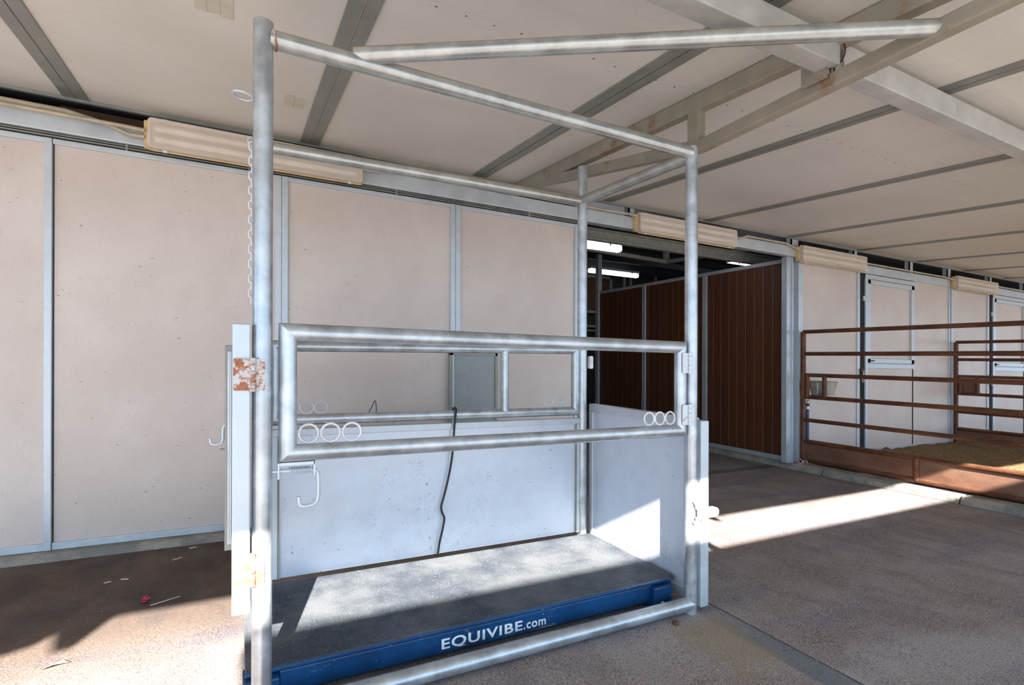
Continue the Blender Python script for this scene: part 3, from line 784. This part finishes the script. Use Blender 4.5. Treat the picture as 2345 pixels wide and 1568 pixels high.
# black power cord over the rear gate, and a loop of wire behind it
cp = [(1.062, 2.785, .90), (1.064, 2.765, .928), (1.062, 2.725, .925), (1.052, 2.712, .87), (1.047, 2.712, .82), (1.040, 2.715, .70), (1.026, 2.718, .60), (1.008, 2.718, .52), (.990, 2.72, .45), (.976, 2.72, .40), (.982, 2.72, .365), (.994, 2.72, .335), (.985, 2.72, .28), (.968, 2.72, .21), (.958, 2.72, .15), (.955, 2.73, .134)]
def smooth(pts, k=6):
    P = [Vector(p) for p in pts]; out = []
    for i in range(len(P) - 1):
        p0, p1, p2, p3 = P[max(i - 1, 0)], P[i], P[i + 1], P[min(i + 2, len(P) - 1)]
        for j in range(k):
            t = j / k; out.append(.5 * ((2 * p1) + (p2 - p0) * t + (2 * p0 - 5 * p1 + 4 * p2 - p3) * t * t + (3 * p1 - p0 - 3 * p2 + p3) * t ** 3))
    return out + [P[-1]]
build('power_cord', MB().tube(smooth(cp), .0058, 10), 'black_rubber', label='black cord hanging over the rear gate rail down to the mat', cat='cord')
build('wire_loop', MB().tube(smooth([(.596, 2.779, .86), (.596, 2.779, .905), (.616, 2.779, .945), (.630, 2.779, .975), (.636, 2.779, .96), (.640, 2.779, .90), (.643, 2.779, .86)]), .0022, 8), 'black_rubber', label='thin black wire loop sticking up behind the rear gate rail', cat='wire')

# grey hatch on the sliding panel seen through the rear gate
ht = thing('wall_hatch', (1.66, 3.93, .3), 'dark grey sheet metal hatch on the wall behind the rear gate', 'hatch')
build('panel', MB().box(1.505, 1.875, 3.932, 3.945, .30, 1.235), 'old_grey_sheet', ht)
f = MB(); f.box(1.475, 1.507, 3.922, 3.949, .28, 1.26); f.box(1.475, 1.895, 3.922, 3.949, 1.232, 1.262); f.box(1.872, 1.895, 3.922, 3.949, .28, 1.26); f.box(1.475, 1.895, 3.922, 3.949, .28, .305)
build('frame', f, 'galvanized_strap', ht, bevel=.002)
build('edge_strip', MB().box(1.497, 1.507, 3.915, 3.925, .28, 1.235), 'galvanized_trim', ht)

# ------------------------------------------------------------------ pipe fences of the pens
def fence(x, y1, y0, label, feeder_mat, first):
    t = thing('pipe_fence', (x, (y0 + y1) / 2, .07), label, 'fence', 'rusty pipe fences of the pens')
    r = .028
    build('post', MB().tube([(x, y1, .07 if first else .135), (x, y1, 1.60)], r + .001, 20), 'rusty_pipe', t)
    for z in (1.602, 1.347, 1.101, .847, .580, .332) + ((.118,) if first else ()):
        build('rail', MB().tube([(x, y1, z), (x, y0, z)], (.0225 if z > .4 else .025), 18), 'rusty_pipe', t)
    build('kick_plate', MB().box(x - .004, x + .004, y0, y1, .118 if first else .16, .332), 'rusty_plate', t)
    for yy_ in (2.75, 1.45, .15): build('stub', MB().tube([(x - .008, yy_, .118 if first else .16), (x - .008, yy_, .332)], .028, 16), 'rusty_pipe', t)
    # little feeder bay at the post
    for yy_ in (y1 - .055, y1 - .255): build('stub', MB().tube([(x - .004, yy_, .847), (x - .004, yy_, 1.101)], .024, 16), 'rusty_pipe', t)
    if not first: build('feeder_plate', MB().box(x + .03, x + .04, y1 - .27, y1 - .02, .85, 1.06), 'rusty_plate', t)
    return t
fence(5.85, 3.915, -1.0, 'rusty brown pipe fence nearest, running out from the corner post', None, True)
fence(9.40, 3.915, -1.0, 'rusty brown pipe fence farther off, on the far side of the first pen', None, False)
# grey feed bucket in the bay
b_ = thing('feed_bucket', (5.98, 3.78, .87), 'grey plastic feed bucket behind the near fence at the corner post', 'bucket')
mbk = MB(); n_ = 24
def rect_ring(hw, hd, z, rad=.03):
    out = []
    for ca, cb, t0 in ((hw - rad, hd - rad, 0), (-hw + rad, hd - rad, PI / 2), (-hw + rad, -hd + rad, PI), (hw - rad, -hd + rad, 1.5 * PI)):
        for i in range(6):
            a = t0 + PI / 2 * i / 5; out.append(Vector((6.0 + ca + rad * math.cos(a), 3.775 + cb + rad * math.sin(a), z)))
    return out
rs = [rect_ring(.075, .10, .872), rect_ring(.10, .125, 1.03), rect_ring(.094, .119, 1.03), rect_ring(.069, .094, .88)]
L_ = len(rs[0]); vs = [v for r_ in rs for v in r_]
fs = [(i * L_ + j, i * L_ + (j + 1) % L_, (i + 1) * L_ + (j + 1) % L_, (i + 1) * L_ + j) for i in range(3) for j in range(L_)] + [tuple(range(L_)), tuple(range(3 * L_, 4 * L_))]
mbk.add(vs, fs, False)
build('bucket_body', mbk, 'bucket_grey', b_)
build('rim', MB().tube(rect_ring(.102, .127, 1.028), .006, 8, closed=True), 'bucket_grey', b_)
build('rib', MB().box(5.895, 5.905, 3.77, 3.78, .88, 1.02), 'white_metal', b_)
build('bracket', MB().box(5.885, 5.93, 3.70, 3.86, .862, .871), 'brown_steel', b_)
# water standpipe
wp = thing('water_pipe', (5.94, 3.93, .1), 'dark blue capped water standpipe behind the foot of the near fence post', 'water pipe')
build('pipe', MB().tube([(5.945, 3.925, .15), (5.945, 3.925, .70)], .019, 14), 'water_blue', wp)
build('collar', MB().tube([(5.945, 3.925, .70), (5.945, 3.925, .735)], .022, 14), 'white_metal', wp)
build('cap', MB().tube([(5.945, 3.925, .735), (5.945, 3.925, .765)], .024, 14), 'black_rubber', wp)
build('valve', MB().tube([(5.945, 3.925, .765), (5.945, 3.925, .80), (5.945, 3.90, .81)], .008, 10), 'conduit', wp)
# rusty bracket lumps at the foot of the corner post
hk = MB(); hk.torus((5.775, 3.90, .10), .024, .008, (1, .4, 0), 18, 8); hk.torus((5.80, 3.855, .095), .02, .008, (1, .3, 0), 18, 8)
build('anchor_eye', hk, 'rusty_hinge', label='rusty eye bolts at the foot of the near fence post', cat='eye bolt')

# chains on the stall doors
def door_chain(x, z0, k, label, hang):
    t = thing('door_chain', (x, 3.92, z0 - hang), label, 'chain', 'latch chains on the stall doors')
    build('latch_plate', MB().rbox(x - .045, x + .03, 3.93, 3.938, z0 - .10, z0 + .03, .01, 'y'), 'brown_steel', t)
    pt_ = .026; m_ = max(2, int(hang / pt_))
    s_ = build('link', MB().tube([(p[0] + x + .02, 3.922, p[2] + z0) for p in link_mesh(pt_, .009, .003)], .0032, 8, closed=True), 'white_metal', t)
    for i in range(1, m_):
        l2 = copy_part(s_, t, (0, 0, -pt_ * i))
        if i % 2:
            c0 = Vector((x + .02, 3.922, 0)) - Vector((t.location.x, t.location.y, 0)); Tm = Matrix.Translation((c0.x, c0.y, 0))
            l2.matrix_local = Matrix.Translation((0, 0, -pt_ * i)) @ Tm @ Matrix.Rotation(PI / 2, 4, 'Z') @ Tm.inverted()
    build('snap_hook', MB().torus((x + .02, 3.922, z0 - hang - .02), .018, .004, (0, 1, 0), 20, 8).tube([(x - .015, 3.922, z0), (x - .02, 3.922, z0 - .10)], .006, 8).torus((x - .022, 3.922, z0 - .125), .02, .004, (0, 1, 0), 18, 6), 'white_metal', t)
door_chain(7.09, 1.16, 0, 'long steel chain hanging at the edge of the first stall door', .36)
door_chain(10.58, 1.10, 1, 'short chain with a snap hook at the edge of the second stall door', .14)

# ------------------------------------------------------------------ sawdust bedding in the pens
def ground(x0, x1, y0, y1, nx, ny):
    from mathutils import noise as mn
    vs = []; fs = []
    for j in range(ny + 1):
        for i in range(nx + 1):
            x = x0 + (x1 - x0) * i / nx; y = y0 + (y1 - y0) * j / ny
            z = .100 + .022 * mn.noise((x * 1.3, y * 1.3, 3)) + .018 * mn.noise((x * 6, y * 6, 1)) + .008 * mn.noise((x * 19, y * 19, 5))
            z += -.02 * max(0, 1 - (x - x0) / .25) + .03 * max(0, (y - 3.0) / .9) * min(1, max(0, (x - 7) / 1.5))
            z += .09 * math.exp(-((x - 7.45) ** 2 + (y - 3.85) ** 2) / .006)
            vs.append((x, y, max(z, .03)))
    for j in range(ny):
        for i in range(nx): a = j * (nx + 1) + i; fs.append((a, a + 1, a + nx + 2, a + nx + 1))
    m = MB(); m.add(vs, fs, True); return m
build('sawdust_bedding', ground(5.905, 16, -1.2, 3.955, 220, 110), 'sawdust', label='brown sawdust bedding covering the pens behind the pipe fence', cat='bedding', kind='stuff')

# ------------------------------------------------------------------ litter on the floor
def flat(name, pts, mat, label, cat, z=.0, h=.004, group=None):
    return build(name, MB().prism([(p[0], p[1], z + .001) for p in pts], (0, 0, h)), mat, label=label, cat=cat, group=group)
pe = MB()
for i in range(4):
    a = -1.1 + i * .75; c0 = Vector((-.408 + .012 * math.cos(a), 3.075 + .02 * math.sin(a), .004))
    pe.add([c0 + Vector((math.cos(a) * u * .022 - math.sin(a) * v * .012, math.sin(a) * u * .022 + math.cos(a) * v * .012, .010 * (u * u + v * v) + .004 * (i % 2))) for u, v in ((-1, 0), (-.4, -.8), (.4, -.8), (1, 0), (.4, .8), (-.4, .8))], [(0, 1, 2, 3, 4, 5)])
build('flower_petal', pe, 'petal_pink', label='crumpled pink petal on the dirt left of the stock', cat='petal')
build('straw_stem', MB().tube([(-.372, 3.005, .006), (-.30, 3.035, .008), (-.255, 3.06, .006)], .0022, 6), 'straw', label='pale straw stem just right of the pink petal', cat='straw', group='straw on the floor')
lf = MB(); lf.add([(-.66, 2.565, .006), (-.62, 2.555, .02), (-.575, 2.585, .006), (-.60, 2.60, .012), (-.645, 2.59, .004)], [(0, 1, 2, 3, 4)])
build('dry_leaf', lf, 'dry_leaf', label='curled dry leaf on the sunlit floor at lower left', cat='leaf')
strs = [(-.34, 3.62, .5, .05, 'short straw lying in the dark dirt below the wide sliding panel'), (-.27, 3.80, .2, .04, 'straw bit close to the kerb left of the stock'), (-.55, 3.42, -.3, .035, 'tiny straw flake in the middle of the left dirt patch'), (-.62, 3.40, .3, .03, 'tiny straw flake nearest the left edge of the dirt patch')]
for x, y, a, L_, lb in strs:
    build('straw_stem', MB().tube([(x, y, .004), (x + L_ * math.cos(a), y + L_ * math.sin(a), .004)], .003, 6), 'straw', label=lb, cat='straw', group='straw on the floor')
build('clod', MB().torus((1.792, 1.815, .006), .008, .009, (0, 0, 1), 12, 8), 'old_timber', label='small brown clod against the front bottom rail', cat='clod')

# ------------------------------------------------------------------ camera
cam = bpy.data.cameras.new('camera'); co = bpy.data.objects.new('camera', cam); COL.objects.link(co)
FPX, YAW, PIT, ROL, CY = 1209.19, 0.47703, -0.00013, 0.00274, 814.37
cam.sensor_fit = 'HORIZONTAL'; cam.sensor_width = 36.0; cam.lens = FPX / 2345 * 36.0
cam.shift_x = 0.0; cam.shift_y = (CY - 784.0) / 2345
cy_, sy_ = math.cos(YAW), math.sin(YAW)
r = Vector((cy_, -sy_, 0)); fw = Vector((sy_, cy_, 0)); up = Vector((0, 0, 1))
f2 = fw * math.cos(PIT) + up * math.sin(PIT); u2 = up * math.cos(PIT) - fw * math.sin(PIT)
r3 = r * math.cos(ROL) + u2 * math.sin(ROL); u3 = u2 * math.cos(ROL) - r * math.sin(ROL)
mt = Matrix.Identity(4)
for i in range(3): mt[i][0] = r3[i]; mt[i][1] = u3[i]; mt[i][2] = -f2[i]
mt.translation = (0, 0, 1.2)
co.matrix_world = mt
cam.clip_start = 0.02
sc.camera = co

# ------------------------------------------------------------------ light
sun = bpy.data.lights.new('sun', 'SUN'); so = bpy.data.objects.new('sun', sun); COL.objects.link(so)
sun.energy = 46.0; sun.angle = math.radians(0.53); sun.color = (1.0, 0.94, 0.86)
d = Vector((.29, 1.0, -.572 + GR * .29)).normalized()
so.rotation_euler = d.to_track_quat('-Z', 'Y').to_euler()
so.location = (-3, -10, 8)
w = bpy.data.worlds.new('world'); sc.world = w; w.use_nodes = True
bg = w.node_tree.nodes['Background']
bg.inputs[0].default_value = (0.50, 0.73, 1.0, 1); bg.inputs[1].default_value = 4.2

vs_ = sc.view_settings
vs_.view_transform = 'Standard'; vs_.look = 'None'; vs_.gamma = 1.0; vs_.exposure = -0.28
try: vs_.use_curve_mapping = False
except Exception: pass
for o in list(bpy.data.objects):
    if 'org' in o: del o['org']
